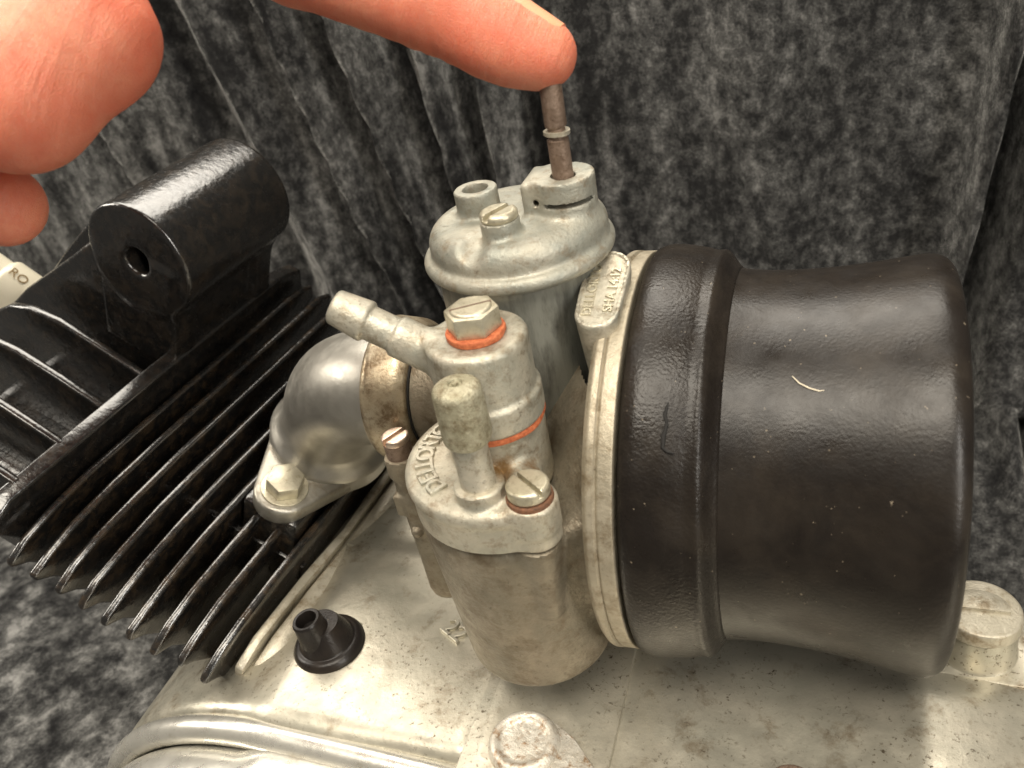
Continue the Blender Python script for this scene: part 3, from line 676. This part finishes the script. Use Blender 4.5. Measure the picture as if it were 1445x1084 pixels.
def on_drum(x, ang, r): return (x, r*cos(ang), .5+r*sin(ang))
def ray_drum(px, py, r):
    d = CM @ np.array([(px-CXP)/FPX, (py-CYP)/FPX, 1.0]); o = CAMP-np.array([0, 0, .5])
    a = d[1]**2+d[2]**2; b = o[1]*d[1]+o[2]*d[2]; c = o[1]**2+o[2]**2-r*r; t = (-b-sqrt(b*b-a*c))/a
    return CAMP+d*t
tube('rim_crack', [ray_drum(*q, 32.75) for q in [(943, 568), (938, 585), (941, 598), (936, 615), (935, 632), (942, 638), (951, 640)]], [.1, .28, .2, .34, .25, .2, .08], 'void', af, 8)
lp = [(1118, 531), (1128, 541), (1142, 548), (1156, 552), (1163, 551)]
tube('lint_thread', [ray_drum(*q, 29.0) for q in lp], [.05, .09, .1, .08, .04], 'thread', af, 6)
tube('lint_thread', [ray_drum(*q, 29.2) for q in [(1224, 452), (1232, 440), (1240, 428), (1246, 420)]], .05, 'thread', af, 6)

# ------------------------------------------------------------------ choke rod
cr = thing('choke_rod', 'rusty brown metal rod standing in the chamber cap under the fingertip', 'metal rod', (-5.35, -.55, 44))
rp = [(44, 1.5), (53.3, 1.48), (53.6, 1.2), (54.9, 1.2), (55.1, 1.45), (55.2, 1.5), (60.6, 1.5), (60.9, 1.35), (60.9, 0)]
lathe('shaft', rp, (-5.35, -.55, 0), Z3, 'rust', cr, 32, wob=.03)
lathe('circlip', rprof([(54.1, .9), (54.1, 1.8), (54.6, 1.8), (54.6, .9)], {}), (-5.35-.05*54, -.55-.03*54, 0), (.05, .03, 1), 'gasket', cr, 32, wob=.08)

# ------------------------------------------------------------------ rubber grommet
gm = thing('rubber_grommet', 'black rubber nozzle grommet pushed into the aluminium casing', 'grommet', (-57.3, -23.4, -34.5))
gb = [(-2.0, 0), (-2.0, 5.6), (-.4, 6.9), (.9, 6.9), (1.9, 6.0), (1.9, 5.2), (2.5, 5.0), (4.6, 4.1), (6.4, 3.3)]
lathe('skirt', rprof(gb+[(6.4, 0)], {1: .4, 2: .9, 3: .9, 4: .6, 5: .3, 6: .5}), (-57.3, -23.4, -33.6), Z3, 'rubber', gm, 64, 50)
nz = np.array([-.10, -.05, 1.0]); nz /= np.linalg.norm(nz)
lathe('nozzle', rprof([(1.5, 3.5), (9.3, 2.75), (9.6, 2.5), (9.6, 1.95), (6.0, 1.8), (6.0, 0)], {1: .25, 3: .15}), (-57.6, -24.6, -34.0), nz, 'rubber', gm, 48, 40)

# ------------------------------------------------------------------ hand
hn = thing('hand', 'bare right hand reaching in, index fingertip pressing down the brown rod', 'hand', tuple(pt(773, 116, 110)))
I_T, I_D, I_P, I_M = pt(769, 74, 109.5), pt(614, 2, 111), pt(420, -72, 116), pt(70, -225, 128)
M_M, M_P, M_D, M_T = pt(-150, -130, 118), pt(120, 52, 97), pt(18, 128, 96), pt(-120, 105, 104)
R_M, R_P, R_D, R_T = pt(-330, -20, 106), pt(-150, 180, 90), pt(-230, 260, 92), pt(-300, 200, 102)
L_M, L_P, L_D, L_T = pt(-480, 90, 98), pt(-330, 270, 84), pt(-380, 330, 88), pt(-430, 280, 96)
T_C, T_M, T_P, T_T = pt(-520, -60, 135), pt(-330, 120, 130), pt(-150, 240, 122), pt(4, 290, 113)
WR = pt(-560, -290, 125); FAo = pt(-1000, -560, 132)
def f_hand(p):
    def chain(pts, rs, k=2.2):
        d = None
        for a, b, ra, rb in zip(pts[:-1], pts[1:], rs[:-1], rs[1:]):
            c = s_cap(p, a, b, ra, rb); d = c if d is None else smin(d, c, k)
        return d
    idx = chain([I_M, I_P, I_D, I_T], [9.2, 7.2, 6.3, 3.9], 1.5)
    pad = I_T*.60+I_D*.40-_fu*1.5
    idx = smin(idx, s_ell(p, pad, (8.5, 5.4, 4.6), fr_idx), 3.0)
    mid = chain([M_M, M_P, M_D, M_T], [9.5, 7.6, 8.6, 7.0], 2.5)
    rng = chain([R_M, R_P, R_D, R_T], [9.0, 7.0, 6.5, 5.5], 2.5)
    ltl = chain([L_M, L_P, L_D, L_T], [8.0, 6.2, 5.6, 4.8], 2.5)
    thb = chain([T_C, T_M, T_P, T_T], [12, 9.2, 8.0, 5.4], 3)
    palm = None
    for a, ra in ((I_M, 9.5), (M_M, 10), (R_M, 9.5), (L_M, 8.5), (T_C, 11)):
        c = s_cap(p, a, WR, ra, 13.5); palm = c if palm is None else smin(palm, c, 8)
    palm = smin(palm, s_cap(p, WR, FAo, 14, 22), 8)
    d = smin(palm, idx, 5)
    for q in (mid, rng, ltl): d = smin(d, q, 1.6)
    d = smin(d, thb, 1.8)
    # skin folds
    ax = (I_T-I_D)/np.linalg.norm(I_T-I_D); x, y, z = _d(p, I_D); t = x*ax[0]+y*ax[1]+z*ax[2]
    near = np.exp(-((x*x+y*y+z*z)/130.0))
    d = d+near*(.42*np.exp(-((t+1.0+.25*z)/.8)**2)+.26*np.exp(-((t-2.2+.2*z)/.7)**2)+.10*np.sin(t*1.6+.3*z))
    x, y, z = _d(p, M_P); d = d+np.exp(-((x*x+y*y+z*z)/150.0))*.12*np.sin(1.5*(x*right[0]+y*right[1]+z*right[2])+.9*(x*down[0]+y*down[1]+z*down[2]))
    return d
_fa = (I_T-I_D)/np.linalg.norm(I_T-I_D); _fs = np.cross(_fa, Z3); _fs /= np.linalg.norm(_fs); _fu = np.cross(_fs, _fa)
fr_idx = (_fa, _fs, _fu)
allp = np.stack([I_T, I_D, I_P, I_M, M_M, M_P, M_D, M_T, R_M, R_P, R_D, R_T, L_M, L_P, L_D, L_T, T_C, T_M, T_P, T_T, WR])
sdf_mesh('skin_surface', f_hand, tuple(allp.min(0)-26), tuple(allp.max(0)+16), .75, 'skin', hn, 180)
def nail(name, D, T, up, r0, r1, u0, u1, span, parent):
    ax = (T-D)/np.linalg.norm(T-D); up = up-ax*(up@ax); up /= np.linalg.norm(up); sd = np.cross(ax, up); L_ = np.linalg.norm(T-D)
    V = []; F = []; nu, nv = 14, 13
    for i in range(nu):
        u = u0+(u1-u0)*i/(nu-1); e = 1-(max(0, abs((i/(nu-1))-.5)-.38)/.12)**2*.28
        for j in range(nv):
            a = (j/(nv-1)*2-1)*span*e; r = r0+(r1-r0)*u
            dr = up*cos(a)+sd*sin(a); b0 = D+ax*L_*min(u, 1.02)
            lo_, hi_ = 0.5, 11.0
            for _ in range(24):
                md = (lo_+hi_)/2; q = b0+dr*md
                if f_hand([np.array([q[0]]), np.array([q[1]]), np.array([q[2]])])[0] < 0: lo_ = md
                else: hi_ = md
            rr = lo_+.16-.30*(abs(j/(nv-1)*2-1))**3-(.35*(1-i/3) if i < 3 else 0)
            if u > 1.02: rr -= (u-1.02)*3
            V.append(D+ax*L_*u+(up*cos(a)+sd*sin(a))*rr)
    n0 = len(V)
    for v_ in list(V): V.append(v_-up*.55)
    for i in range(nu-1):
        for j in range(nv-1):
            q = (i*nv+j, i*nv+j+1, (i+1)*nv+j+1, (i+1)*nv+j); F.append(q); F.append(tuple(n0+k for k in q[::-1]))
    bd = [(0, j) for j in range(nv)]+[(i, nv-1) for i in range(1, nu)]+[(nu-1, j) for j in range(nv-2, -1, -1)]+[(i, 0) for i in range(nu-2, 0, -1)]
    bi = [i*nv+j for i, j in bd]
    for a, b in zip(bi, bi[1:]+bi[:1]): F.append((b, a, n0+a, n0+b))
    o = mesh_from(name, V, F, 'nail', parent, 60); weld(o); return o
nail('fingernail', I_D, I_T, Z3*1.0+right*.25+fwd*.35, 6.3, 3.9, .45, 1.06, .85, hn)
